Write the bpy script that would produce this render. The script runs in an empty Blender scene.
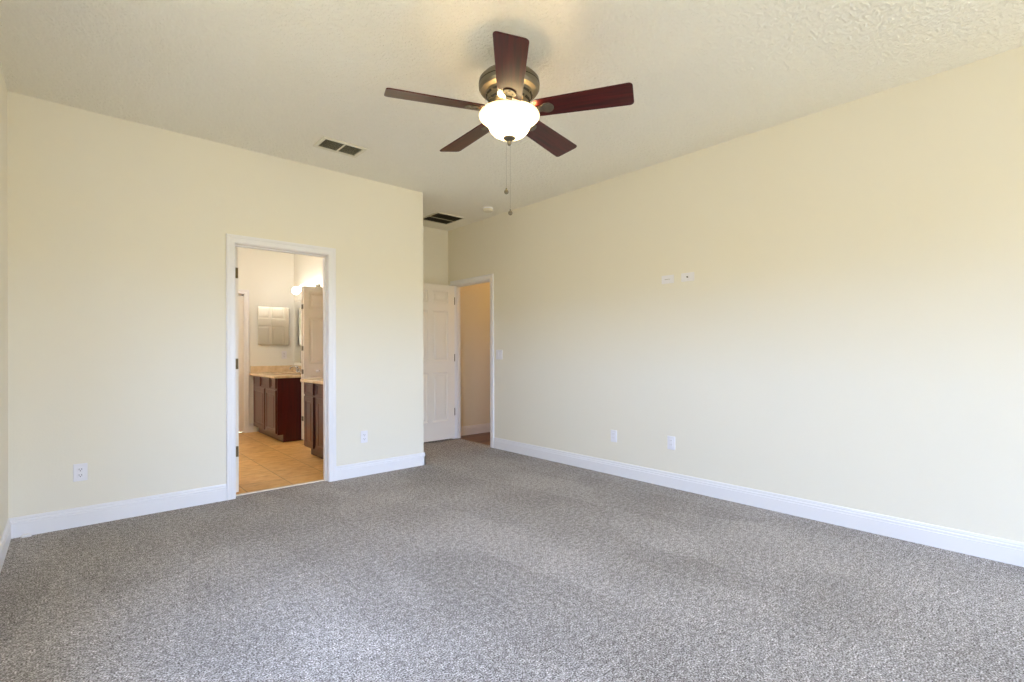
import bpy, bmesh, math, random
from mathutils import Vector, Matrix
PI = math.pi
S = bpy.context.scene
COL = S.collection

# ------------------------------------------------------------------ camera
HC, CEIL = 1.180, 2.84
cam = bpy.data.cameras.new('camera'); camo = bpy.data.objects.new('camera', cam); COL.objects.link(camo)
cam.sensor_fit = 'HORIZONTAL'; cam.sensor_width = 36.0; cam.lens = 495.24 / 1024 * 36
cam.shift_y = (351.57 - 341) / 1024
cam.clip_start = 0.05
camo.location = (0, 0, HC); camo.rotation_euler = (Matrix.Rotation(-0.7288, 4, 'Z') @ Matrix.Rotation(PI / 2, 4, 'X') @ Matrix.Rotation(-0.0024, 4, 'Z')).to_euler()
S.camera = camo

# ------------------------------------------------------------------ view, world, daylight
S.view_settings.view_transform = 'Standard'; S.view_settings.look = 'None'
S.view_settings.gamma = 1; S.view_settings.use_curve_mapping = False
S.view_settings.exposure = 0.0
S.cycles.use_denoising = True
S.cycles.max_bounces = 16; S.cycles.diffuse_bounces = 10; S.cycles.glossy_bounces = 6; S.cycles.transparent_max_bounces = 8
S.cycles.sample_clamp_indirect = 20.0; S.cycles.caustics_reflective = False; S.cycles.caustics_refractive = False
SKY = 39.5
W = bpy.data.worlds.new('world'); S.world = W; W.use_nodes = True
nt = W.node_tree; bg = nt.nodes['Background']
tc = nt.nodes.new('ShaderNodeTexCoord'); sp = nt.nodes.new('ShaderNodeSeparateXYZ'); rp = nt.nodes.new('ShaderNodeValToRGB')
nt.links.new(tc.outputs['Generated'], sp.inputs[0]); nt.links.new(sp.outputs['Z'], rp.inputs[0])
e = rp.color_ramp.elements
e[0].position = 0.0; e[0].color = (0.330, 0.295, 0.198, 1)
e[1].position = 0.02; e[1].color = (0.505, 0.650, 1.0, 1)
nt.links.new(rp.outputs[0], bg.inputs['Color']); bg.inputs['Strength'].default_value = SKY

# room measures (metres); camera stands at x = 0, y = 0
XL, XR, YB, YN, XE, YR = -0.2934, 3.8825, 4.4724, 5.662, 2.7524, -3.4
WT = 0.12
YBB = YB + WT                      # bathroom side of the back wall
XV, YF, XBL = 2.606, 8.014, -0.10  # vanity wall, far wall and left wall of the bathroom
BX0, BX1, BZ = 0.998, 1.752, 2.060  # bathroom doorway
HY0, HY1, HZ = 4.748, 5.527, 2.070  # hall doorway
WY0, WY1, WZ0, WZ1 = 1.05, 2.20, 0.95, 1.88  # left wall window, just out of the picture
VX0, VX1, VZ0, VZ1 = 1.9, 3.7, 0.08, 2.10   # rear glass door
for loc, rot, sx, sy in (((XL - WT - 0.03, (WY0 + WY1) / 2, (WZ0 + WZ1) / 2), (PI / 2, 0, -PI / 2), WY1 - WY0, WZ1 - WZ0),
                         (((VX0 + VX1) / 2, YR - WT - 0.03, (VZ0 + VZ1) / 2), (PI / 2, 0, 0), VX1 - VX0, VZ1 - VZ0)):
    pl = bpy.data.lights.new('daylight_portal', 'AREA'); pl.shape = 'RECTANGLE'; pl.size = sx; pl.size_y = sy; pl.cycles.is_portal = True
    plo = bpy.data.objects.new('daylight_portal', pl); COL.objects.link(plo); plo.location = loc; plo.rotation_euler = rot

def lamp(name, loc, watts, color, radius=0.03, parent=None):
    l = bpy.data.lights.new(name, 'POINT'); l.energy = watts; l.color = color; l.shadow_soft_size = radius
    o = bpy.data.objects.new(name, l); COL.objects.link(o); o.location = loc
    if parent: o.parent = parent
    return o

# ------------------------------------------------------------------ materials
def s2l(c):
    return tuple(((v / 255) / 12.92 if v / 255 <= 0.04045 else ((v / 255 + 0.055) / 1.055) ** 2.4) for v in c) + (1,)
def mat(name, rgb, rough=0.5, metal=0.0, spec=0.5, emit=None, coat=0.0):
    m = bpy.data.materials.new(name); m.use_nodes = True
    b = m.node_tree.nodes['Principled BSDF']
    b.inputs['Base Color'].default_value = s2l(rgb); b.inputs['Roughness'].default_value = rough
    b.inputs['Metallic'].default_value = metal; b.inputs['Specular IOR Level'].default_value = spec
    b.inputs['Coat Weight'].default_value = coat; b.inputs['Coat Roughness'].default_value = 0.15
    if emit:
        b.inputs['Emission Color'].default_value = tuple(emit[0]) + (1,); b.inputs['Emission Strength'].default_value = emit[1]
    return m
def N(m, t): return m.node_tree.nodes.new(t)
def L(m, a, b): m.node_tree.links.new(a, b)
def B(m): return m.node_tree.nodes['Principled BSDF']
def coords(m, scale=(1, 1, 1), rot=(0, 0, 0)):
    t = N(m, 'ShaderNodeTexCoord'); mp = N(m, 'ShaderNodeMapping'); L(m, t.outputs['Object'], mp.inputs['Vector'])
    mp.inputs['Scale'].default_value = scale; mp.inputs['Rotation'].default_value = rot
    return mp.outputs['Vector']
def noise(m, vec, scale, detail=2.0, rough=0.5):
    n = N(m, 'ShaderNodeTexNoise'); n.inputs['Scale'].default_value = scale; n.inputs['Detail'].default_value = detail
    n.inputs['Roughness'].default_value = rough; L(m, vec, n.inputs['Vector']); return n.outputs['Fac']
def ramp(m, fac, stops):
    r = N(m, 'ShaderNodeValToRGB'); L(m, fac, r.inputs[0]); el = r.color_ramp.elements
    while len(el) < len(stops): el.new(0.5)
    for i, (p, c) in enumerate(stops):
        el[i].position = p; el[i].color = c if len(c) == 4 else s2l(c)
    return r.outputs['Color']
def bump(m, h, strength, dist=0.01):
    b = N(m, 'ShaderNodeBump'); b.inputs['Strength'].default_value = strength; b.inputs['Distance'].default_value = dist
    L(m, h, b.inputs['Height']); L(m, b.outputs[0], B(m).inputs['Normal']); return b
def mixc(m, fac, a, b, mode='MIX'):
    x = N(m, 'ShaderNodeMix'); x.data_type = 'RGBA'; x.blend_type = mode
    if isinstance(fac, float): x.inputs[0].default_value = fac
    else: L(m, fac, x.inputs[0])
    for i, v in ((6, a), (7, b)):
        if isinstance(v, tuple): x.inputs[i].default_value = v
        else: L(m, v, x.inputs[i])
    return x.outputs[2]

M_wall = mat('cream_wall_paint', (237, 231, 215), 0.7, spec=0.2)
bump(M_wall, noise(M_wall, coords(M_wall), 90, 2), 0.10, 0.004)
M_bath = mat('bathroom_wall_paint', (238, 236, 226), 0.6, spec=0.3)
bump(M_bath, noise(M_bath, coords(M_bath), 90, 2), 0.08, 0.004)
M_ceil = mat('knockdown_ceiling_paint', (242, 238, 226), 0.85, spec=0.15)
v = coords(M_ceil, (1, 1.0, 1))
bump(M_ceil, ramp(M_ceil, noise(M_ceil, v, 46, 3, 0.55), [(0.40, (0, 0, 0, 1)), (0.62, (1, 1, 1, 1))]), 0.7, 0.007)
M_trim = mat('white_trim_paint', (238, 236, 237), 0.35, spec=0.4)
M_door = mat('white_door_paint', (242, 235, 224), 0.42, spec=0.4)
M_plate = mat('white_plastic', (238, 236, 240), 0.35, spec=0.5)
M_greyslot = mat('grey_slot', (176, 170, 162), 0.6)
M_slot = mat('dark_slot', (52, 50, 48), 0.7)
M_bronze = mat('dark_bronze_metal', (92, 78, 58), 0.45, metal=0.8)
M_nickel = mat('brushed_nickel', (128, 121, 106), 0.42, metal=1.0)
bump(M_nickel, noise(M_nickel, coords(M_nickel, (20, 20, 300)), 6, 2), 0.04, 0.002)
M_chrome = mat('chrome', (210, 210, 210), 0.08, metal=1.0)
M_mirror = mat('mirror_glass', (245, 244, 238), 0.01, metal=1.0)
M_vent = mat('vent_white_metal', (228, 222, 204), 0.45, spec=0.4)
M_ventdark = mat('grille_bronze_paint', (70, 62, 44), 0.55)
M_void = mat('duct_black', (16, 15, 13), 0.9)

# carpet: mottled cut pile with vacuum tracks
M_carpet = mat('greige_cut_pile_carpet', (150, 142, 134), 0.95, spec=0.05)
v = coords(M_carpet)
fine = noise(M_carpet, v, 155, 2.0, 0.7)
c1 = ramp(M_carpet, fine, [(0.34, (82, 76, 72)), (0.46, (152, 146, 143)), (0.54, (181, 177, 176)), (0.66, (241, 238, 238))])
clump = ramp(M_carpet, noise(M_carpet, v, 38, 3.0, 0.6), [(0.36, (0.74, 0.73, 0.72, 1)), (0.64, (1.22, 1.22, 1.22, 1))])
wv = N(M_carpet, 'ShaderNodeTexVoronoi'); wv.inputs['Scale'].default_value = 1.0; wv.inputs['Randomness'].default_value = 1.0
wn = N(M_carpet, 'ShaderNodeTexNoise'); wn.inputs['Scale'].default_value = 5.0; L(M_carpet, v, wn.inputs['Vector'])
vm = N(M_carpet, 'ShaderNodeVectorMath'); vm.operation = 'MULTIPLY_ADD'; L(M_carpet, wn.outputs['Color'], vm.inputs[0]); vm.inputs[1].default_value = (0.35, 0.35, 0); L(M_carpet, coords(M_carpet, (2.6, 0.8, 1), (0, 0, 0.55)), vm.inputs[2])
L(M_carpet, vm.outputs[0], wv.inputs['Vector'])
sepc = N(M_carpet, 'ShaderNodeSeparateColor'); L(M_carpet, wv.outputs['Color'], sepc.inputs[0])
tracks = ramp(M_carpet, sepc.outputs[0], [(0.0, (0.88, 0.875, 0.87, 1)), (1.0, (1.02, 1.02, 1.02, 1))])
big = ramp(M_carpet, noise(M_carpet, v, 1.7, 3, 0.55), [(0.36, (0.92, 0.915, 0.91, 1)), (0.62, (1.06, 1.06, 1.06, 1))])
cc = mixc(M_carpet, 1.0, mixc(M_carpet, 1.0, mixc(M_carpet, 1.0, c1, clump, 'MULTIPLY'), tracks, 'MULTIPLY'), big, 'MULTIPLY')
L(M_carpet, cc, B(M_carpet).inputs['Base Color'])
bump(M_carpet, fine, 0.6, 0.008)

# tan bathroom tile
M_tile = mat('tan_stone_tile', (226, 172, 112), 0.35, spec=0.4)
v = coords(M_tile)
br = N(M_tile, 'ShaderNodeTexBrick'); br.offset = 0.0; br.squash = 1.0
mp = N(M_tile, 'ShaderNodeMapping'); L(M_tile, v, mp.inputs['Vector']); mp.inputs['Location'].default_value = (-0.005, -0.07, 0)
L(M_tile, mp.outputs['Vector'], br.inputs['Vector'])
br.inputs['Scale'].default_value = 1.0; br.inputs['Brick Width'].default_value = 0.37; br.inputs['Row Height'].default_value = 0.37
br.inputs['Mortar Size'].default_value = 0.004; br.inputs['Mortar Smooth'].default_value = 0.2
br.inputs['Color1'].default_value = s2l((255, 255, 255)); br.inputs['Color2'].default_value = s2l((238, 234, 228)); br.inputs['Mortar'].default_value = s2l((190, 178, 165))
st = ramp(M_tile, noise(M_tile, coords(M_tile, (1, 2.2, 1), (0, 0, 0.4)), 9, 5, 0.6), [(0.3, (208, 154, 88)), (0.5, (234, 184, 112)), (0.72, (246, 206, 142))])
L(M_tile, mixc(M_tile, 1.0, st, br.outputs['Color'], 'MULTIPLY'), B(M_tile).inputs['Base Color'])
bump(M_tile, br.outputs['Fac'], -0.3, 0.003)

# hall wood floor
M_woodfloor = mat('brown_wood_floor', (128, 84, 48), 0.35)
pk = N(M_woodfloor, 'ShaderNodeTexBrick'); L(M_woodfloor, coords(M_woodfloor), pk.inputs['Vector'])
pk.inputs['Scale'].default_value = 1; pk.inputs['Brick Width'].default_value = 1.1; pk.inputs['Row Height'].default_value = 0.11; pk.inputs['Mortar Size'].default_value = 0.002
pk.inputs['Color1'].default_value = s2l((140, 92, 52)); pk.inputs['Color2'].default_value = s2l((104, 64, 36)); pk.inputs['Mortar'].default_value = s2l((58, 36, 22))
gr = ramp(M_woodfloor, noise(M_woodfloor, coords(M_woodfloor, (2, 30, 2)), 3, 4), [(0.3, (190, 190, 190)), (0.7, (255, 255, 255))])
L(M_woodfloor, mixc(M_woodfloor, 1.0, pk.outputs['Color'], gr, 'MULTIPLY'), B(M_woodfloor).inputs['Base Color'])

def wood(name, dark, light, rough, axis, coat=0.0):
    m = mat(name, light, rough, coat=coat)
    sc = [26, 26, 26]; sc[axis] = 1.6
    L(m, ramp(m, noise(m, coords(m, tuple(sc)), 1.6, 4, 0.6), [(0.32, dark), (0.68, light)]), B(m).inputs['Base Color'])
    return m
M_blade = wood('mahogany_blade', (40, 10, 8), (84, 20, 15), 0.28, 0)
B(M_blade).inputs['Specular IOR Level'].default_value = 0.36
M_cab = wood('cherry_cabinet_wood', (58, 25, 17), (88, 42, 29), 0.32, 2, 0.2)
M_cabside = wood('dark_red_cabinet_side', (60, 10, 9), (78, 18, 15), 0.35, 2, 0.15)
M_counter = mat('beige_cultured_marble', (222, 190, 146), 0.22)
L(M_counter, ramp(M_counter, noise(M_counter, coords(M_counter), 14, 5, 0.65), [(0.3, (206, 178, 138)), (0.7, (232, 210, 176))]), B(M_counter).inputs['Base Color'])
BOWL, BULB = 8.0, 4.5
M_bowl = mat('lit_frosted_glass_bowl', (255, 246, 226), 0.35, emit=((1.0, 0.74, 0.38), BOWL))
sx_ = N(M_bowl, 'ShaderNodeSeparateXYZ'); L(M_bowl, coords(M_bowl), sx_.inputs[0])
mr = N(M_bowl, 'ShaderNodeMapRange'); L(M_bowl, sx_.outputs['Z'], mr.inputs[0])
for i_, v_ in ((1, 2.436 - CEIL), (2, 2.462 - CEIL), (3, BOWL), (4, BOWL * 0.16)): mr.inputs[i_].default_value = v_
L(M_bowl, mr.outputs[0], B(M_bowl).inputs['Emission Strength'])
M_globe = mat('lit_opal_globe', (255, 250, 240), 0.3, emit=((1.0, 0.95, 0.90), 17.0))
M_brass = mat('brass', (104, 88, 58), 0.5, metal=0.6)
M_glass = bpy.data.materials.new('window_glass'); M_glass.use_nodes = True
g = M_glass.node_tree; g.nodes.clear()
o_ = g.nodes.new('ShaderNodeOutputMaterial'); mx = g.nodes.new('ShaderNodeMixShader'); tr = g.nodes.new('ShaderNodeBsdfTransparent'); gl = g.nodes.new('ShaderNodeBsdfGlossy')
tr.inputs[0].default_value = (0.95, 0.97, 0.97, 1); gl.inputs['Roughness'].default_value = 0.02; mx.inputs[0].default_value = 0.06
g.links.new(tr.outputs[0], mx.inputs[1]); g.links.new(gl.outputs[0], mx.inputs[2]); g.links.new(mx.outputs[0], o_.inputs[0])

# ------------------------------------------------------------------ helpers
def obj(name, bm, m, parent=None, smooth=False, loc=None, bevel=0.0, angle=35):
    bmesh.ops.recalc_face_normals(bm, faces=bm.faces)
    me = bpy.data.meshes.new(name); bm.to_mesh(me); bm.free()
    for mm in (m if isinstance(m, (list, tuple)) else [m]): me.materials.append(mm)
    o = bpy.data.objects.new(name, me); COL.objects.link(o)
    if parent: o.parent = parent
    if loc: o.location = loc
    if smooth:
        me.shade_smooth()
        md = o.modifiers.new('edges', 'EDGE_SPLIT'); md.split_angle = math.radians(angle)
    if bevel:
        md = o.modifiers.new('bevel', 'BEVEL'); md.width = bevel; md.segments = 2; md.limit_method = 'ANGLE'; md.angle_limit = math.radians(40)
    return o
def thing(name, label, cat, loc=(0, 0, 0), rotz=0.0, group=None):
    o = bpy.data.objects.new(name, None); o.empty_display_size = 0.05; COL.objects.link(o)
    o.location = loc; o.rotation_euler = (0, 0, rotz); return tag(o, label, cat, group)
def tag(o, label, cat, group=None):
    o['label'] = label; o['category'] = cat
    if group: o['group'] = group
    return o
def struct(o, label=None, cat=None):
    o['kind'] = 'structure'
    if label: o['label'] = label
    if cat: o['category'] = cat
    return o
def add_box(bm, x0, x1, y0, y1, z0, z1):
    vs = [bm.verts.new((x, y, z)) for x in (x0, x1) for y in (y0, y1) for z in (z0, z1)]
    for f in ((0, 1, 3, 2), (4, 6, 7, 5), (0, 4, 5, 1), (2, 3, 7, 6), (0, 2, 6, 4), (1, 5, 7, 3)): bm.faces.new([vs[i] for i in f])
    return vs
def boxes(*bs):
    bm = bmesh.new()
    for b in bs: add_box(bm, *b)
    return bm
def add_prism(bm, pts, fn, a, b):
    """closed 2-D outline pts, swept from a to b; fn(u, v, t) -> xyz"""
    A = [bm.verts.new(fn(u, v_, a)) for u, v_ in pts]; Bv = [bm.verts.new(fn(u, v_, b)) for u, v_ in pts]
    n = len(pts)
    for i in range(n): bm.faces.new((A[i], A[(i + 1) % n], Bv[(i + 1) % n], Bv[i]))
    bm.faces.new(A); bm.faces.new(Bv[::-1])
def add_lathe(bm, prof, seg=40, c=(0, 0, 0), axis='z'):
    rings = []
    for r, z in prof:
        if r < 1e-6: rings.append([bm.verts.new((0, 0, z))])
        else: rings.append([bm.verts.new((r * math.cos(2 * PI * k / seg), r * math.sin(2 * PI * k / seg), z)) for k in range(seg)])
    new = [q for r in rings for q in r]
    for a, b in zip(rings, rings[1:]):
        for k in range(seg):
            k2 = (k + 1) % seg
            if len(a) == 1 and len(b) == 1: continue
            if len(a) == 1: bm.faces.new((a[0], b[k], b[k2]))
            elif len(b) == 1: bm.faces.new((a[k], a[k2], b[0]))
            else: bm.faces.new((a[k], a[k2], b[k2], b[k]))
    for r in (rings[0], rings[-1]):
        if len(r) > 1: bm.faces.new(r)
    rot = {'z': Matrix(), 'x': Matrix.Rotation(PI / 2, 4, 'Y'), '-x': Matrix.Rotation(-PI / 2, 4, 'Y'), 'y': Matrix.Rotation(-PI / 2, 4, 'X'), '-y': Matrix.Rotation(PI / 2, 4, 'X')}[axis]
    bmesh.ops.transform(bm, matrix=Matrix.Translation(c) @ rot, verts=new)
def lathe(prof, seg=40, c=(0, 0, 0), axis='z'):
    bm = bmesh.new(); add_lathe(bm, prof, seg, c, axis); return bm
def add_tube(bm, pts, radii, seg=10):
    pts = [Vector(p) for p in pts]; rings = []
    for i, p in enumerate(pts):
        d = (pts[min(i + 1, len(pts) - 1)] - pts[max(i - 1, 0)]).normalized()
        u = d.orthogonal().normalized() if i == 0 else (u - d * u.dot(d)).normalized()
        w = d.cross(u); r = radii[i] if isinstance(radii, (list, tuple)) else radii
        rings.append([bm.verts.new(p + r * (math.cos(2 * PI * k / seg) * u + math.sin(2 * PI * k / seg) * w)) for k in range(seg)])
    for a, b in zip(rings, rings[1:]):
        for k in range(seg): bm.faces.new((a[k], a[(k + 1) % seg], b[(k + 1) % seg], b[k]))
    bm.faces.new(rings[0][::-1]); bm.faces.new(rings[-1])
def add_ball(bm, c, r, sz=1.0):
    bmesh.ops.create_uvsphere(bm, u_segments=20, v_segments=12, radius=r, matrix=Matrix.Translation(c) @ Matrix.Diagonal((1, 1, sz, 1)))

def panel_slab(W_, H_, T, panels, rings, both=True):
    """slab x 0..W_, z 0..H_, front at y = 0, back at y = T; panels (x0,x1,z0,z1); rings (inset, depth)"""
    bm = bmesh.new()
    xs = sorted({0, W_} | {p[0] for p in panels} | {p[1] for p in panels}); zs = sorted({0, H_} | {p[2] for p in panels} | {p[3] for p in panels})
    def side(y, sg):
        g = {(i, j): bm.verts.new((x, y, z)) for i, x in enumerate(xs) for j, z in enumerate(zs)}
        for i in range(len(xs) - 1):
            for j in range(len(zs) - 1):
                cx, cz = (xs[i] + xs[i + 1]) / 2, (zs[j] + zs[j + 1]) / 2
                if not any(p[0] < cx < p[1] and p[2] < cz < p[3] for p in panels):
                    bm.faces.new((g[i, j], g[i + 1, j], g[i + 1, j + 1], g[i, j + 1]))
        for p in panels:
            ia, ib, ja, jb = xs.index(p[0]), xs.index(p[1]), zs.index(p[2]), zs.index(p[3])
            loop = [g[i, ja] for i in range(ia, ib)] + [g[ib, j] for j in range(ja, jb)] + [g[i, jb] for i in range(ib, ia, -1)] + [g[ia, j] for j in range(jb, ja, -1)]
            prev, plist = [g[ia, ja], g[ib, ja], g[ib, jb], g[ia, jb]], loop
            for k, (ins, dep) in enumerate(rings):
                cur = [bm.verts.new((x, y + sg * dep, z)) for x, z in ((p[0] + ins, p[2] + ins), (p[1] - ins, p[2] + ins), (p[1] - ins, p[3] - ins), (p[0] + ins, p[3] - ins))]
                for q in range(4): bm.faces.new((prev[q], prev[(q + 1) % 4], cur[(q + 1) % 4], cur[q])) if k or len(loop) == 4 else None
                if k == 0 and len(loop) != 4:
                    for q in range(4):
                        a, b = loop.index(prev[q]), loop.index(prev[(q + 1) % 4]); seq = loop[a:b + 1] if b > a else loop[a:] + [loop[0]]
                        bm.faces.new(seq + [cur[(q + 1) % 4], cur[q]])
                prev = cur
            bm.faces.new(prev)
        return g
    f = side(0, 1)
    if both: b = side(T, -1)
    else:
        b = {(i, j): bm.verts.new((x, T, z)) for i, x in enumerate(xs) for j, z in enumerate(zs)}
        for i in range(len(xs) - 1):
            for j in range(len(zs) - 1): bm.faces.new((b[i, j], b[i + 1, j], b[i + 1, j + 1], b[i, j + 1]))
    nx, nz = len(xs) - 1, len(zs) - 1
    for i in range(nx):
        for j in (0, nz): bm.faces.new((f[i, j], f[i + 1, j], b[i + 1, j], b[i, j]))
    for j in range(nz):
        for i in (0, nx): bm.faces.new((f[i, j], f[i, j + 1], b[i, j + 1], b[i, j]))
    return bm
DOOR_RINGS = [(0.008, 0.009), (0.016, 0.011), (0.028, 0.011), (0.048, 0.002)]
def tmesh(bm, mtx): bmesh.ops.transform(bm, matrix=mtx, verts=bm.verts); return bm

# mappings: (along wall, out of wall, up) -> xyz
def on_back(a, o, z): return (a, YB - o, z)
def on_right(a, o, z): return (XR - o, a, z)
def on_left(a, o, z): return (XL + o, a, z)
def on_nook(a, o, z): return (a, YN - o, z)
def on_end(a, o, z): return (XE + o, a, z)
def on_far(a, o, z): return (a, YF - o, z)
def on_rear(a, o, z): return (a, YR + o, z)
BASE = [(0, 0), (0.0135, 0), (0.0135, 0.0885), (0.0075, 0.0895), (0.0075, 0.0945), (0.0122, 0.0965), (0.0115, 0.105), (0.0075, 0.109), (0.0075, 0.112), (0.0085, 0.116), (0.006, 0.128), (0, 0.130)]
def baseboard(name, fn, *runs):
    bm = bmesh.new()
    for a, b in runs: add_prism(bm, BASE, lambda u, v_, t: fn(t, u, v_), a, b)
    return struct(obj(name, bm, M_trim))
CASE = [(0.004, 0), (0.004, 0.010), (0.010, 0.0125), (0.030, 0.0135), (0.040, 0.0135), (0.046, 0.017), (0.060, 0.018), (0.067, 0.015), (0.068, 0)]
def casing(name, fn, a0, a1, z1, m=None, z0=0.0):
    bm = bmesh.new(); rows = []
    for u, v_ in CASE:
        rows.append([bm.verts.new(fn(*q)) for q in ((a0 - u, v_, z0), (a0 - u, v_, z1 + u), (a1 + u, v_, z1 + u), (a1 + u, v_, z0))])
    n = len(rows)
    for i in range(n):
        a, b = rows[i], rows[(i + 1) % n]
        for k in range(3): bm.faces.new((a[k], a[k + 1], b[k + 1], b[k]))
    bm.faces.new([r[0] for r in rows]); bm.faces.new([r[3] for r in rows])
    return struct(obj(name, bm, m or M_trim))

# ------------------------------------------------------------------ shell
bm = boxes((XL - WT, XR + WT, YR - WT, YB, -0.10, 0.0), (XE - WT, XR + 0.06, YB, YN + WT, -0.10, 0.0))
add_box(bm, BX0, BX1, YB, YB + 0.065, -0.10, 0.0)
struct(obj('floor', bm, M_carpet), 'greige mottled cut-pile bedroom carpet', 'floor')
struct(obj('floor_bathroom', boxes((BX0, BX1, YB + 0.065, YBB, -0.10, -0.002), (XBL - WT, XV + WT + 0.75, YBB, YF + WT, -0.10, -0.002)), M_tile), 'tan stone-look tile floor of the bathroom', 'floor')
struct(obj('floor_hall', boxes((XR + 0.06, 6.6, 3.9, YN + WT, -0.10, -0.002)), M_woodfloor), 'brown wood plank floor of the hall', 'floor')
struct(obj('ceiling', boxes((XBL - 0.4, 6.6, YR - WT, YF + WT, CEIL, CEIL + 0.1)), M_ceil), 'cream knockdown textured ceiling', 'ceiling')
struct(obj('wall_left', boxes((XL - WT, XL, YR - WT, WY0, -0.1, CEIL), (XL - WT, XL, WY1, YBB, -0.1, CEIL), (XL - WT, XL, WY0, WY1, -0.1, WZ0), (XL - WT, XL, WY0, WY1, WZ1, CEIL)), M_wall))
struct(obj('wall_back', boxes((XL, BX0 - 0.02, YB, YBB, 0, CEIL), (BX1 + 0.02, XE, YB, YBB, 0, CEIL), (BX0 - 0.02, BX1 + 0.02, YB, YBB, BZ + 0.02, CEIL)), M_wall))
struct(obj('wall_nook_side', boxes((XV + 0.001, XE, YBB, 6.06, 0, CEIL)), M_wall))
struct(obj('wall_nook_end', boxes((XE, 6.6, YN, YN + WT, 0, CEIL)), M_wall))
WTR = 0.10
struct(obj('wall_right', boxes((XR, XR + WTR, YR - WT, HY0 - 0.02, 0, CEIL), (XR, XR + WTR, HY1 + 0.02, YN, 0, CEIL), (XR, XR + WTR, HY0 - 0.02, HY1 + 0.02, HZ + 0.02, CEIL)), M_wall))
struct(obj('wall_rear', boxes((XL, VX0, YR - WT, YR, 0, CEIL), (VX1, XR, YR - WT, YR, 0, CEIL), (VX0, VX1, YR - WT, YR, VZ1, CEIL), (VX0, VX1, YR - WT, YR, 0, VZ0)), M_wall))
# bathroom walls: vanity wall with a closet opening, far wall with a doorway, left wall, skin of the shared wall
CY0, CY1, CZ = 6.04, 6.803, 2.10
struct(obj('wall_vanity', boxes((XV, XV + 0.001, YBB, CY0, 0, CEIL)), M_bath))
struct(obj('wall_vanity_far', boxes((XV, XV + WT, CY1, YF, 0, CEIL)), M_bath))
struct(obj('wall_vanity_header', boxes((XV, XV + WT, CY0, CY1, CZ, CEIL)), M_bath))
struct(obj('wall_closet', boxes((XV + WT, XV + 0.75, CY0 - 0.02, CY0 - 0.001, 0, CEIL), (XV + WT, XV + 0.75, CY1 + 0.04, CY1 + 0.06, 0, CEIL), (XV + 0.75, XV + 0.77, CY0 - 0.02, CY1 + 0.06, 0, CEIL)), M_bath))
FX0, FX1, FZ = 1.135, 1.900, 2.027
struct(obj('wall_far', boxes((XBL, FX0 - 0.02, YF, YF + WT, 0, CEIL), (FX1 + 0.002, XV + WT, YF, YF + WT, 0, CEIL), (FX0 - 0.02, FX1 + 0.002, YF, YF + WT, FZ + 0.02, CEIL)), M_bath))
struct(obj('wall_bathroom_left', boxes((XBL - WT, XBL, YBB, YF + WT, 0, CEIL)), M_bath))
struct(obj('wall_hall', boxes((6.48, 6.6, 3.9, YN, 0, CEIL), (XR + WTR, 6.48, 3.9, 4.02, 0, CEIL)), M_wall))

# baseboards
baseboard('baseboard_left', on_left, (YR, YB))
baseboard('baseboard_back', on_back, (XL, BX0 - 0.068), (BX1 + 0.068, XE + 0.0135))
baseboard('baseboard_nook_side', on_end, (YB - 0.0135, YN))
baseboard('baseboard_nook_end', on_nook, (XE, XR), (XR + WTR, 6.48))
baseboard('baseboard_right', on_right, (YR, HY0 - 0.068), (HY1 + 0.068, YN))
baseboard('baseboard_rear', on_rear, (XL, VX0 - 0.01), (VX1 + 0.01, XR))
baseboard('baseboard_far', on_far, (XBL, FX0 - 0.068), (FX1 + 0.068, 2.02))
# door casings, jambs, sills
casing('trim_1', on_back, BX0, BX1, BZ)
casing('trim_2', lambda a, o, z: (a, YBB + o, z), BX0, BX1, BZ)
casing('trim_3', on_right, HY0, HY1, HZ)
casing('trim_4', lambda a, o, z: (XR + WTR + o, a, z), HY0, HY1, HZ)
casing('trim_5', on_far, FX0, FX1, FZ)
bm = boxes((BX0 - 0.02, BX0, YB, YBB, 0, BZ), (BX1, BX1 + 0.02, YB, YBB, 0, BZ), (BX0 - 0.02, BX1 + 0.02, YB, YBB, BZ, BZ + 0.02))
for b in ((BX1 - 0.011, BX1, YB + 0.045, YB + 0.080, 0, BZ), (BX0, BX0 + 0.011, YB + 0.045, YB + 0.080, 0, BZ), (BX0, BX1, YB + 0.045, YB + 0.080, BZ - 0.011, BZ)): add_box(bm, *b)
struct(obj('trim_6', bm, M_trim))
bm = boxes((XR, XR + WTR, HY0 - 0.02, HY0, 0, HZ), (XR, XR + WTR, HY1, HY1 + 0.02, 0, HZ), (XR, XR + WTR, HY0 - 0.02, HY1 + 0.02, HZ, HZ + 0.02))
for b in ((XR + 0.045, XR + 0.08, HY0, HY0 + 0.011, 0, HZ), (XR + 0.045, XR + 0.08, HY1 - 0.011, HY1, 0, HZ), (XR + 0.045, XR + 0.08, HY0, HY1, HZ - 0.011, HZ)): add_box(bm, *b)
struct(obj('trim_7', bm, M_trim))
struct(obj('trim_8', boxes((FX0 - 0.02, FX0, YF, YF + WT, 0, FZ), (FX1, FX1 + 0.002, YF, YF + WT, 0, FZ), (FX0 - 0.02, FX1 + 0.002, YF, YF + WT, FZ, FZ + 0.02)), M_trim))
M_sill = mat('pale_marble_threshold', (232, 220, 200), 0.3)
struct(obj('trim_9', boxes((BX0 + 0.0005, BX1 - 0.0005, YB + 0.062, YB + 0.092, -0.02, 0.008)), M_sill, bevel=0.004))

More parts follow.
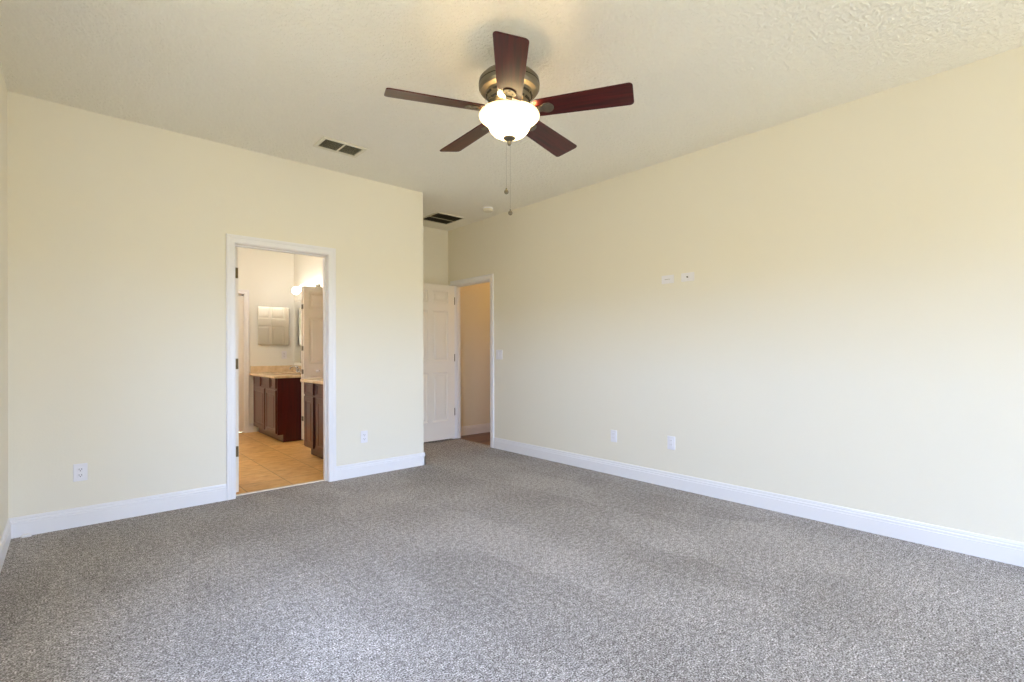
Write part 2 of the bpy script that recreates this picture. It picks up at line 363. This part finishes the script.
# windows: one in the left wall beside the camera, a glass door in the rear wall
def window(name, label, a0, a1, z0, z1, fn):
    def fb(*bs):
        bm = bmesh.new()
        for a, b, o0, o1, c, d in bs:
            for q in add_box(bm, a, b, o0, o1, c, d): q.co = Vector(fn(*q.co))
        return bm
    f, m_ = 0.045, (a0 + a1) / 2
    w = struct(obj(name, fb((a0, a0 + f, -0.10, -0.03, z0, z1), (a1 - f, a1, -0.10, -0.03, z0, z1), (a0 + f, a1 - f, -0.10, -0.03, z0, z0 + f), (a0 + f, a1 - f, -0.10, -0.03, z1 - f, z1), (m_ - 0.02, m_ + 0.02, -0.09, -0.04, z0 + f, z1 - f)), M_trim), label, 'window')
    obj('window_glass', fb((a0 + f, m_ - 0.02, -0.067, -0.062, z0 + f, z1 - f), (m_ + 0.02, a1 - f, -0.067, -0.062, z0 + f, z1 - f)), M_glass, w)
    return w
window('window_1', 'white framed window in the left bedroom wall', WY0, WY1, WZ0, WZ1, on_left)
window('window_2', 'white framed glass door in the rear bedroom wall', VX0, VX1, VZ0, VZ1, on_rear)
struct(obj('trim_11', boxes((XL - 0.03, XL + 0.03, WY0 - 0.03, WY1 + 0.03, WZ0 - 0.022, WZ0)), M_sill, bevel=0.004))

# ------------------------------------------------------------------ doors
def six_panel(w, h, stile, mull, rows):
    pw = (w - 2 * stile - mull) / 2
    return [(a, a + pw, z0, z1) for z0, z1 in rows for a in (stile, stile + pw + mull)]
ROWS = [(0.24, 0.885), (1.035, 1.695), (1.795, 1.955)]
def hinge(parent, c, ax):
    bm = bmesh.new(); add_lathe(bm, [(0.0, -0.05), (0.006, -0.05), (0.006, 0.05), (0.0, 0.05)], 10, c)
    if ax == 'y': add_box(bm, c[0] - 0.002, c[0] + 0.030, c[1] - 0.0015, c[1] + 0.0015, c[2] - 0.045, c[2] + 0.045)
    else: add_box(bm, c[0] - 0.0015, c[0] + 0.0015, c[1] - 0.002, c[1] + 0.03, c[2] - 0.045, c[2] + 0.045)
    return obj('hinge', bm, M_bronze, parent)
def knob(parent, c, axis, m, r=0.027, name='door_knob'):
    prof = [(0, 0), (r * 1.15, 0), (r * 1.15, 0.006), (r * 0.4, 0.01), (r * 0.4, 0.028), (r * 0.85, 0.036), (r, 0.047), (r * 0.9, 0.058), (r * 0.5, 0.066), (0, 0.068)]
    return obj(name, lathe(prof, 24, c, axis), m, parent, smooth=True)
# hall door: hinged at the far jamb, standing open square into the nook
DW = 0.757
o = obj('door_1', tmesh(panel_slab(DW, 2.045, 0.035, six_panel(DW, 2.045, 0.104, 0.068, ROWS), DOOR_RINGS), Matrix.Translation((XR - 0.022 - DW, HY1 - 0.042, 0.020))), M_door)
struct(o, 'white six-panel hall door standing open against the nook wall', 'door')
for z in (1.86, 1.10, 0.375): hinge(o, (XR - 0.020, HY1 - 0.040, z), 'x')
knob(o, (XR - 0.022 - DW + 0.065, HY1 - 0.042, 0.96), '-y', M_nickel); knob(o, (XR - 0.022 - DW + 0.065, HY1 - 0.007, 0.96), 'y', M_nickel)
# bathroom door: hinged at the left jamb, open into the bathroom
o = obj('door_2', tmesh(panel_slab(0.75, 2.035, 0.035, six_panel(0.75, 2.035, 0.104, 0.068, ROWS), DOOR_RINGS), Matrix.Translation((BX0 + 0.052, YBB + 0.012, 0.014)) @ Matrix.Rotation(math.radians(91.5), 4, 'Z')), M_door)
struct(o, 'white six-panel bathroom door swung open beside the left jamb', 'door')
for z in (1.84, 1.083, 0.353):
    bm = boxes((BX0 + 0.018, BX0 + 0.050, YBB + 0.0095, YBB + 0.013, z - 0.044, z + 0.044)); add_lathe(bm, [(0.0, -0.048), (0.007, -0.048), (0.007, 0.048), (0.0, 0.048)], 10, (BX0 + 0.019, YBB + 0.008, z))
    obj('hinge', bm, M_brass, o)
knob(o, (BX0 + 0.034, YBB + 0.69, 0.96), 'x', M_nickel)
# closed door in the far bathroom wall
FW = FX1 - FX0 - 0.006
o = obj('door_3', tmesh(panel_slab(FW, 1.978, 0.035, six_panel(FW, 1.978, 0.10, 0.07, [(0.22, 0.86), (1.00, 1.64), (1.73, 1.88)]), DOOR_RINGS), Matrix.Translation((FX0 + 0.003, YF + 0.006, 0.022))), M_door)
struct(o, 'white panelled door in the far bathroom wall left of the vanity', 'door')
knob(o, (FX0 + 0.07, YF + 0.006, 0.95), '-y', M_nickel)
struct(obj('trim_10', boxes((FX0, FX1, YF + 0.045, YF + 0.075, FZ - 0.024, FZ), (FX0, FX0 + 0.011, YF + 0.045, YF + 0.075, 0, FZ), (FX1 - 0.011, FX1, YF + 0.045, YF + 0.075, 0, FZ)), M_trim))
struct(obj('dark_backing_far_door', boxes((FX0 - 0.1, FX1 + 0.1, YF + WT, YF + WT + 0.02, 0, CEIL)), M_void))  # black sheet puts the dark of the door gaps into colour
# bifold closet door, folded open between the vanities
bf = thing('bifold_door', 'white narrow bifold closet door folded open between the two vanities', 'door', (2.49, 6.739, 0.0))
BIFOLD_RINGS = [(0.006, 0.011), (0.018, 0.0135), (0.030, 0.0135), (0.046, 0.003)]
PW, PH = 0.365, 2.035
BR = [(0.16, 0.84), (1.00, 1.62), (1.735, 1.96)]
pp = [(0.068, PW - 0.068, z0, z1) for z0, z1 in BR]
a = obj('door_panel', tmesh(panel_slab(PW, PH, 0.032, pp, BIFOLD_RINGS), Matrix.Translation((2.288 - 2.48, 6.702 - 6.755, 0.02))), M_door, bf)
knob(a, (2.462 - 2.48, 6.702 - 6.755, 0.925), '-y', M_plate, 0.018, 'knob')
b_ = obj('door_panel', tmesh(panel_slab(PW, PH, 0.032, pp, DOOR_RINGS), Matrix.Translation((2.288 - 2.48, 6.772 - 6.755, 0.02))), M_door, bf)
for z in (1.78, 1.23, 0.92, 0.30):
    bm = boxes((2.2855 - 2.48, 2.2885 - 2.48, 6.718 - 6.755, 6.788 - 6.755, z - 0.03, z + 0.03)); add_lathe(bm, [(0, -0.03), (0.006, -0.03), (0.006, 0.03), (0, 0.03)], 8, (2.283 - 2.48, 6.753 - 6.755, z))
    obj('hinge', bm, M_nickel, a)
obj('top_pivot', lathe([(0, 0), (0.008, 0), (0.008, 0.05), (0, 0.05)], 10, (0.14, 0.033, PH + 0.018)), M_nickel, b_)

# ------------------------------------------------------------------ bathroom furniture
CAB_RINGS = [(0.004, 0.006), (0.010, 0.007), (0.030, 0.001)]
def vanity(name, label, y0, y1, cols_d, cols_w, side_at):
    """front faces -x at x = 1.992; origin on the floor"""
    xo, yo = 2.30, (y0 + y1) / 2
    t = thing(name, label, 'cabinet', (xo, yo, 0.0), 0, 'bathroom vanities')
    def bx(x0, x1, a, b, z0, z1): return (x0 - xo, x1 - xo, a - yo, b - yo, z0, z1)
    obj('carcass', boxes(bx(2.010, XV - 0.002, y0 + 0.018, y1, 0.10, 0.838), bx(2.078, XV - 0.002, y0 + 0.018, y1, 0.0, 0.10)), M_cab, t, bevel=0.002)
    bm = bmesh.new()
    for q0, q1 in ((y0, y0 + 0.018),):
        add_prism(bm, [(2.010, 0.10), (2.078, 0.10), (2.078, 0.0), (XV - 0.002, 0.0), (XV - 0.002, 0.838), (2.010, 0.838)], lambda u, v_, k: (u - xo, k - yo, v_), q0, q1)
    obj('side_panel', bm, M_cabside, t)
    rot = Matrix.Rotation(-PI / 2, 4, 'Z')   # slab x -> -y ; slab front (-y) -> -x
    for a, b in cols_w:
        w, h = b - a, 0.135
        obj('drawer_front', tmesh(panel_slab(w, h, 0.018, [(0.018, w - 0.018, 0.018, h - 0.018)], CAB_RINGS[:2], False), Matrix.Translation((1.992 - xo, b - yo, 0.703)) @ rot), M_cab, t)
    for a, b in cols_d:
        w, h = b - a, 0.565
        obj('cabinet_door', tmesh(panel_slab(w, h, 0.018, [(0.052, w - 0.052, 0.052, h - 0.052)], CAB_RINGS, False), Matrix.Translation((1.992 - xo, b - yo, 0.115)) @ rot), M_cab, t)
    return t
vanity('vanity_cabinet', 'far cherry wood vanity cabinet with dark red side panel, against the far bathroom wall', 6.825, 7.955, [(6.855, 7.300), (7.350, 7.885)], [(6.855, 7.060), (7.110, 7.500), (7.560, 7.885)], 0)
vanity('vanity_cabinet', 'near cherry wood vanity cabinet just inside the bathroom doorway', 4.70, 5.825, [(4.74, 5.07), (5.15, 5.43), (5.52, 5.80)], [(4.74, 5.07), (5.15, 5.43), (5.52, 5.80)], 0)
def counter(label, y0, y1, far_splash):
    xo, yo = 2.30, (y0 + y1) / 2
    t = thing('countertop', label, 'countertop', (xo, yo, 0.839), 0, 'bathroom countertops')
    obj('slab', boxes((1.968 - xo, XV - 0.001 - xo, y0 - yo, y1 - yo, 0.0, 0.036)), M_counter, t, bevel=0.006)
    obj('backsplash', boxes((XV - 0.021 - xo, XV - 0.001 - xo, y0 - yo, y1 - yo, 0.037, 0.135)), M_counter, t, bevel=0.004)
    if far_splash: obj('backsplash', boxes((1.985 - xo, XV - 0.022 - xo, y1 - 0.02 - yo, y1 - yo, 0.037, 0.135)), M_counter, t, bevel=0.004)
    bm = lathe([(0.19, 0.0), (0.205, 0.004), (0.205, 0.012), (0.185, 0.009), (0.175, 0.0)], 40, (0, 0, 0.0365)); tmesh(bm, Matrix.Diagonal((0.85, 1.15, 1, 1)))
    obj('sink_basin', bm, M_counter, t, smooth=True)
    return t
counter('beige marble countertop with backsplash on the far vanity', 6.806, YF - 0.002, True)
counter('beige marble countertop on the near vanity', 4.68, 5.850, False)
def faucet(label, y):
    t = thing('faucet', label, 'faucet', (2.515, y, 0.876), 0, 'bathroom faucets')
    obj('base', boxes((-0.025, 0.025, -0.08, 0.08, 0, 0.014)), M_chrome, t, bevel=0.006)
    bm = bmesh.new(); add_tube(bm, [(0, 0, 0.01), (0, 0, 0.06), (-0.02, 0, 0.085), (-0.07, 0, 0.092), (-0.115, 0, 0.078), (-0.125, 0, 0.055)], [0.016, 0.014, 0.013, 0.012, 0.011, 0.011])
    obj('spout', bm, M_chrome, t, smooth=True)
    for s in (-1, 1):
        bm = lathe([(0, 0.01), (0.018, 0.01), (0.014, 0.035), (0.02, 0.042), (0.02, 0.055), (0, 0.06)], 20, (0, s * 0.06, 0)); add_tube(bm, [(0, s * 0.06, 0.05), (-0.05, s * 0.075, 0.058)], [0.007, 0.005])
        obj('handle', bm, M_chrome, t, smooth=True)
faucet('chrome faucet with arched spout on the far vanity', 7.54)
# medicine cabinet, wall mirror, vanity light
t = thing('medicine_cabinet', 'frameless mirrored medicine cabinet on the far bathroom wall', 'cabinet', (2.303, YF, 1.29))
obj('cabinet_box', boxes((-0.205, 0.205, -0.022, -0.0005, 0.01, 0.565)), M_plate, t)
bm = boxes((-0.220, 0.220, -0.028, -0.022, 0, 0.575)); obj('mirror_door', bm, M_mirror, t, bevel=0.003)
t = thing('wall_mirror', 'large frameless mirror above the far vanity beside the folded door', 'mirror', (XV, 7.385, 1.02))
obj('mirror_pane', boxes((-0.008, -0.0015, -0.54, 0.60, 0.0, 0.94)), M_mirror, t)
for y in (-0.3, 0.3): obj('mirror_clip', boxes((-0.011, -0.0015, y, y + 0.03, -0.006, 0.014)), M_chrome, t)
def vanity_light(label, ys, y0, z):
    t = thing('vanity_light', label, 'wall lamp', (XV, y0, z), 0, 'vanity lights')
    obj('back_bar', boxes((-0.03, -0.001, min(ys) - y0 - 0.04, max(ys) - y0 + 0.04, -0.038, 0.038)), M_nickel, t, bevel=0.01)
    for y in ys:
        bm = bmesh.new(); add_tube(bm, [(-0.025, y - y0, 0.0), (-0.07, y - y0, 0.0)], [0.022, 0.026], 16); a = obj('lamp_holder', bm, M_nickel, t, smooth=True)
        bm = bmesh.new(); add_ball(bm, (-0.118, y - y0, 0.0), 0.056); obj('globe', bm, M_globe, a, smooth=True)
    return t
vanity_light('wall lamp with lit round globes above the far vanity mirror', (6.955, 7.26, 7.565), 7.26, 2.085)

# ------------------------------------------------------------------ wall plates
def plate(name, label, cat, fn, a, z, w, h, kind, group=None):
    """built in (along, out, up) about its centre; fn maps onto the wall"""
    c = Vector(fn(a, 0, z)); t = thing(name, label, cat, c, 0, group)
    def mb(*bs):
        bm = bmesh.new()
        for (a0, a1, o0, o1, z0, z1) in bs:
            vs = add_box(bm, a0, a1, o0, o1, z0, z1)
            for q in vs: q.co = Vector(fn(a + q.co.x, q.co.y, z + q.co.z)) - c
        return bm
    obj('cover_plate', mb((-w / 2, w / 2, 0.0005, 0.0062, -h / 2, h / 2)), M_plate, t, bevel=0.0035)
    if kind == 'duplex':
        for s in (-1, 1):
            r = obj('socket', mb((-0.0165, 0.0165, 0.006, 0.0085, s * 0.0195 - 0.014, s * 0.0195 + 0.014)), M_plate, t, bevel=0.004)
            obj('slots', mb((-0.008, -0.0055, 0.0085, 0.0089, s * 0.0195 - 0.003, s * 0.0195 + 0.007), (0.0055, 0.008, 0.0085, 0.0089, s * 0.0195 - 0.003, s * 0.0195 + 0.007), (-0.0025, 0.0025, 0.0085, 0.0089, s * 0.0195 - 0.011, s * 0.0195 - 0.006)), M_slot, r)
        obj('screw', mb((-0.003, 0.003, 0.006, 0.0072, -0.003, 0.003)), M_plate, t)
    elif kind == 'decora':
        r = obj('socket_face', mb((-0.0165, 0.0165, 0.006, 0.0085, -0.0335, 0.0335)), M_plate, t, bevel=0.001)
        for s in (-1, 1):
            for x in (-0.007, 0.007): obj('slot', mb((x - 0.0012, x + 0.0012, 0.0085, 0.0088, s * 0.018 - 0.002, s * 0.018 + 0.007)), M_greyslot, r)
    elif kind == 'switch2':
        for s in (-1, 1):
            obj('rocker', mb((s * 0.023 - 0.0165, s * 0.023 + 0.0165, 0.006, 0.010, -0.0335, 0.0335)), M_plate, t, bevel=0.002)
    elif kind == 'coax':
        bm = bmesh.new(); add_lathe(bm, [(0, 0.006), (0.006, 0.006), (0.006, 0.014), (0.0045, 0.014), (0.0045, 0.018), (0, 0.018)], 14)
        for q in bm.verts: x, y, zz = q.co; q.co = Vector(fn(a + x, zz, z + y)) - c
        obj('coax_jack', bm, M_slot, t)
        for x in (-0.042, 0.042): obj('screw', mb((x - 0.003, x + 0.003, 0.006, 0.0072, -0.003, 0.003)), M_plate, t)
    elif kind == 'slot':
        obj('port_insert', mb((-0.033, 0.033, 0.006, 0.0085, -0.0165, 0.0165)), M_plate, t, bevel=0.001)
        obj('cable_slot', mb((-0.026, 0.026, 0.0085, 0.0089, -0.002, 0.002)), M_greyslot, t)
    return t
GP = 'white outlet plates low on the bedroom walls'
plate('wall_outlet', 'white duplex outlet low on the wall left of the bathroom doorway', 'outlet', on_back, 0.052, 0.366, 0.074, 0.118, 'duplex', GP)
plate('wall_outlet', 'white duplex outlet low on the wall right of the bathroom doorway', 'outlet', on_back, 2.095, 0.370, 0.070, 0.114, 'duplex', GP)
plate('wall_outlet', 'white outlet low on the right wall, the one nearer the hall doorway', 'outlet', on_right, 2.886, 0.370, 0.070, 0.114, 'decora', GP)
plate('wall_outlet', 'white outlet low on the right wall, the one farther from the hall doorway', 'outlet', on_right, 2.280, 0.387, 0.074, 0.116, 'decora', GP)
plate('cable_plate', 'white plate with a thin slot high on the right wall, left of the jack plate', 'wall plate', on_right, 2.310, 1.804, 0.118, 0.072, 'slot', 'media plates high on the right wall')
plate('coax_plate', 'white plate with a dark round coax jack high on the right wall', 'wall plate', on_right, 2.123, 1.804, 0.118, 0.072, 'coax', 'media plates high on the right wall')
plate('light_switch', 'white double rocker light switch beside the hall doorway', 'light switch', on_right, 4.577, 1.143, 0.117, 0.116, 'switch2')
plate('wall_outlet', 'white outlet above the far vanity under the medicine cabinet', 'outlet', on_far, 2.457, 1.136, 0.074, 0.118, 'duplex')
tag(obj('strike_plate', boxes((XR - 0.004, XR + 0.038, HY0 - 0.0005, HY0 + 0.0015, 0.93, 0.99)), M_bronze), 'dark metal strike plate on the near jamb of the hall doorway', 'strike plate')
bm = bmesh.new(); add_prism(bm, [(-0.232, 0), (-0.186, 0), (-0.186, 0.013), (-0.200, 0.018), (-0.232, 0.013)], lambda u, v_, k: (u, k, v_), YB - 0.0138, YB - 0.046)
tag(obj('cable_stub', bm, M_trim, bevel=0.003), 'small white plastic stub on the carpet against the baseboard, left corner', 'scrap')

# ------------------------------------------------------------------ ceiling fittings
def register(label, x0, x1, y0, y1, m, fw, n, div, group):
    cx, cy = (x0 + x1) / 2, (y0 + y1) / 2
    t = thing('ceiling_vent', label, 'vent', (cx, cy, CEIL), 0, group)
    hx, hy = (x1 - x0) / 2, (y1 - y0) / 2; z0, z1 = -0.014, -0.0005
    obj('frame', boxes((-hx, hx, -hy, -hy + fw, z0, z1), (-hx, hx, hy - fw, hy, z0, z1), (-hx, -hx + fw, -hy + fw, hy - fw, z0, z1), (hx - fw, hx, -hy + fw, hy - fw, z0, z1)), m[0], t, bevel=0.003)
    obj('duct_opening', boxes((-hx + fw, hx - fw, -hy + fw, hy - fw, -0.0012, -0.0005)), M_void, t)
    ih = hy - fw
    for k in range(n):
        y = -ih + (k + 0.5) * 2 * ih / n
        bm = boxes((-hx + fw, hx - fw, -0.0062, 0.0062, -0.0008, 0.0008)); tmesh(bm, Matrix.Translation((0, y, -0.0065)) @ Matrix.Rotation(math.radians(32), 4, 'X'))
        obj('louver', bm, m[1], t)
    if div == 'y': obj('divider_bar', boxes((-0.006, 0.006, -ih, ih, -0.016, -0.011)), m[0], t)
    else: obj('divider_bar', boxes((-hx + fw, hx - fw, -0.005, 0.005, -0.016, -0.011)), m[2], t)
    return t
M_louver = mat('grey_louver_paint', (182, 174, 146), 0.5)
M_bar = mat('tan_bar_paint', (205, 196, 168), 0.5)
register('white framed ceiling register above the bathroom wall', 1.456, 1.813, 3.793, 4.023, (M_vent, M_louver), 0.026, 10, 'y', 'ceiling vents')
register('dark bronze return grille in the ceiling of the nook', 3.255, 3.650, 4.955, 5.360, (M_vent, M_ventdark, M_bar), 0.012, 22, 'x', 'ceiling vents')
t = thing('smoke_detector', 'round white smoke detector on the ceiling by the nook', 'smoke detector', (3.615, 4.461, CEIL))
obj('base_plate', lathe([(0, -0.0005), (0.062, -0.0005), (0.062, -0.012), (0, -0.012)], 32), M_plate, t, smooth=True)
M_smoke = mat('smoke_detector_plastic', (222, 214, 194), 0.5)
obj('cover', lathe([(0.057, -0.012), (0.057, -0.03), (0.05, -0.038), (0.03, -0.042), (0, -0.043)], 32), M_smoke, t, smooth=True)

# ------------------------------------------------------------------ ceiling fan
FXc, FYc = 1.792, 2.025
fan = thing('ceiling_fan', 'five-blade mahogany ceiling fan with brushed nickel motor and lit frosted glass bowl', 'ceiling fan', (FXc, FYc, CEIL))
D = lambda z: z - CEIL
obj('canopy', lathe([(0, D(2.8395)), (0.068, D(2.8395)), (0.068, D(2.82)), (0.058, D(2.79)), (0.035, D(2.772)), (0.016, D(2.768)), (0, D(2.768))], 40), M_nickel, fan, smooth=True)
obj('downrod', lathe([(0, D(2.77)), (0.013, D(2.77)), (0.013, D(2.70)), (0, D(2.70))], 20), M_nickel, fan, smooth=True)
mh = obj('motor_housing', lathe([(0, D(2.715)), (0.035, D(2.715)), (0.045, D(2.70)), (0.10, D(2.690)), (0.145, D(2.675)), (0.163, D(2.655)), (0.166, D(2.640)), (0.1665, D(2.634)), (0.163, D(2.6335)), (0.163, D(2.629)), (0.1665, D(2.6285)),
    (0.165, D(2.610)), (0.155, D(2.596)), (0.130, D(2.588)), (0.124, D(2.578)), (0.112, D(2.548)), (0.100, D(2.528)), (0.094, D(2.520)), (0, D(2.520))], 56), M_nickel, fan, smooth=True, angle=28)
obj('trim_groove', lathe([(0.1636, D(2.6333)), (0.1652, D(2.6333)), (0.1652, D(2.6292)), (0.1636, D(2.6292))], 56), M_void, mh)
bm = bmesh.new()
for row, (r, z, sl, n) in enumerate(((0.1215, 2.570, 0.026, 13), (0.1095, 2.542, 0.023, 13))):
    for k in range(n):
        an = 2 * PI * (k + 0.5 * row) / n
        vs = add_box(bm, -0.004, 0.003, -sl / 1.2, sl / 1.2, -0.0055, 0.0055)
        mt = Matrix.Rotation(an, 4, 'Z') @ Matrix.Translation((r, 0, D(z))) @ Matrix.Rotation(math.radians(22), 4, 'Y')
        bmesh.ops.transform(bm, matrix=mt, verts=vs)
obj('cooling_slots', bm, M_void, mh)
# flywheel ring carrying the blade irons
obj('flywheel', lathe([(0, D(2.520)), (0.088, D(2.520)), (0.088, D(2.505)), (0, D(2.505))], 40), M_nickel, fan, smooth=True)
A0 = 4.0005
PITCH = math.radians(-13)
def rrect(x0, x1, w0, w1, r0, r1, n=7):
    pts = []
    for cx, cy, r, a0 in ((x1 - r1, w1 / 2 - r1, r1, 0), (x0 + r0, w0 / 2 - r0, r0, PI / 2), (x0 + r0, -w0 / 2 + r0, r0, PI), (x1 - r1, -w1 / 2 + r1, r1, 1.5 * PI)):
        for k in range(n): q = a0 + PI / 2 * k / (n - 1); pts.append((cx + r * math.cos(q), cy + r * math.sin(q)))
    return pts
for k in range(5):
    an = A0 + k * 2 * PI / 5
    bm = bmesh.new(); add_prism(bm, rrect(0.135, 0.660, 0.128, 0.157, 0.035, 0.022), lambda u, v_, z: (u, v_, z), -0.003, 0.003)
    bl = obj('blade', bm, M_blade, fan, bevel=0.0015); bl.location = (0, 0, D(2.487)); bl.rotation_euler = (PITCH, 0, an)
    # iron in the blade's own frame: neck from the flywheel, flaring to an oval pad under the blade
    bm = bmesh.new()
    pts = [(0.130, 0.017), (0.165, 0.016), (0.182, 0.022), (0.195, 0.031), (0.210, 0.035), (0.226, 0.033), (0.238, 0.025), (0.246, 0.012)]
    out = pts + [(0.2485, 0.0)] + [(x, -y) for x, y in pts[::-1]]
    add_prism(bm, out, lambda u, v_, z: (u, v_, z), -0.0095, -0.0032)
    ir = obj('blade_iron', bm, M_nickel, bl, bevel=0.002)
    bm = bmesh.new()
    def sec(x, hw, z, th): return [bm.verts.new(q) for q in ((x, -hw, z - th), (x, hw, z - th), (x, hw, z + th), (x, -hw, z + th))]
    nk = [sec(0.070, 0.020, 0.026, 0.004), sec(0.090, 0.019, 0.024, 0.004), (sec(0.112, 0.018, -0.004, 0.006)), sec(0.135, 0.017, -0.010, 0.006), sec(0.185, 0.016, -0.0095, 0.005)]
    for p_, q_ in zip(nk, nk[1:]):
        for i in range(4): bm.faces.new((p_[i], p_[(i + 1) % 4], q_[(i + 1) % 4], q_[i]))
    bm.faces.new(nk[0]); bm.faces.new(nk[-1])
    obj('iron_neck', bm, M_nickel, bl, smooth=True, angle=50)
    bm = bmesh.new()
    for px_, py_ in ((0.212, 0.016), (0.212, -0.016), (0.234, 0.0)): add_lathe(bm, [(0, -0.0128), (0.004, -0.012), (0.005, -0.0095), (0, -0.0095)], 12, (px_, py_, 0))
    obj('screws', bm, M_nickel, bl)
# light kit
obj('light_fitter', lathe([(0, D(2.505)), (0.060, D(2.505)), (0.060, D(2.478)), (0.070, D(2.482)), (0.112, D(2.480)), (0.114, D(2.474)), (0.03, D(2.470)), (0.02, D(2.455)), (0.012, D(2.40)), (0.010, D(2.345)), (0, D(2.345))], 36), M_nickel, fan, smooth=True)  # wide pan flange added to keep bulb light off the ceiling
outer = [(0.161, 2.476), (0.1655, 2.467), (0.163, 2.457), (0.151, 2.446), (0.135, 2.437), (0.124, 2.427), (0.117, 2.414), (0.111, 2.399), (0.102, 2.383), (0.086, 2.367), (0.062, 2.354), (0.034, 2.348), (0.014, 2.347)]
inner = [(max(r - 0.005, 0.013), z + 0.004) for r, z in outer[::-1]]
bm = bmesh.new(); add_lathe(bm, [(r, D(z)) for r, z in outer + inner[:-1] + [(0.159, 2.474)]], 56)
# drop the two cap discs so the bowl is an open shell
for f in [f for f in bm.faces if len(f.verts) > 4]: bm.faces.remove(f)
obj('glass_bowl', bm, M_bowl, fan, smooth=True, angle=60)
obj('finial', lathe([(0, D(2.350)), (0.012, D(2.350)), (0.034, D(2.347)), (0.033, D(2.341)), (0.018, D(2.335)), (0.010, D(2.328)), (0.012, D(2.318)), (0.009, D(2.308)), (0.004, D(2.304)), (0, D(2.303))], 28), M_nickel, fan, smooth=True)
for (px_, py_, z0, z1) in ((-0.020, 0.002, 2.312, 2.060), (0.012, 0.006, 2.312, 1.952)):
    bm = bmesh.new(); add_tube(bm, [(px_ * 0.8, py_ * 0.8, D(z0 + 0.02)), (px_, py_, D(z0)), (px_, py_, D(z1))], 0.00045, 6)
    ch = obj('pull_chain', bm, M_nickel, fan)
    bm = bmesh.new(); add_ball(bm, (px_, py_, D(z1 - 0.012)), 0.0125); add_lathe(bm, [(0, 0.012), (0.004, 0.012), (0.006, 0.0), (0, 0.0)], 12, (px_, py_, D(z1 - 0.004)))
    obj('pull_ball', bm, M_nickel, ch, smooth=True)
WARM = (1.0, 0.72, 0.38)
for k in range(3):
    q = A0 + PI / 3 + k * 2 * PI / 3
    lamp('bulb_light', (0.085 * math.cos(q), 0.085 * math.sin(q), D(2.436)), BULB, WARM, 0.022, fan)

# ------------------------------------------------------------------ hall dome lamp, and a fill dome added in the bathroom
M_dome = mat('lit_hall_dome', (255, 240, 210), 0.4, emit=((1.0, 0.60, 0.22), 42.0))
M_bathfill = mat('added_bathroom_fill', (255, 246, 232), 0.4, emit=((1.0, 0.98, 0.95), 150.0))  # added fill lamp, out of view, to brighten the bathroom tile
for lab, loc, m in (('warm dome lamp on the hall ceiling beyond the hall doorway', (5.1, 4.85, CEIL), M_dome), ('added unseen dome lamp on the bathroom ceiling, brightens the tile floor', (0.50, 6.45, CEIL), M_bathfill)):
    t = thing('dome_lamp', lab, 'ceiling lamp', loc, 0, 'dome lamps')
    obj('lamp_base', lathe([(0, -0.0005), (0.13, -0.0005), (0.13, -0.02), (0, -0.02)], 32), M_nickel, t, smooth=True)
    obj('glass_dome', lathe([(0.12, -0.02), (0.12, -0.03), (0.105, -0.06), (0.075, -0.085), (0.03, -0.098), (0, -0.1)], 32), m, t, smooth=True)
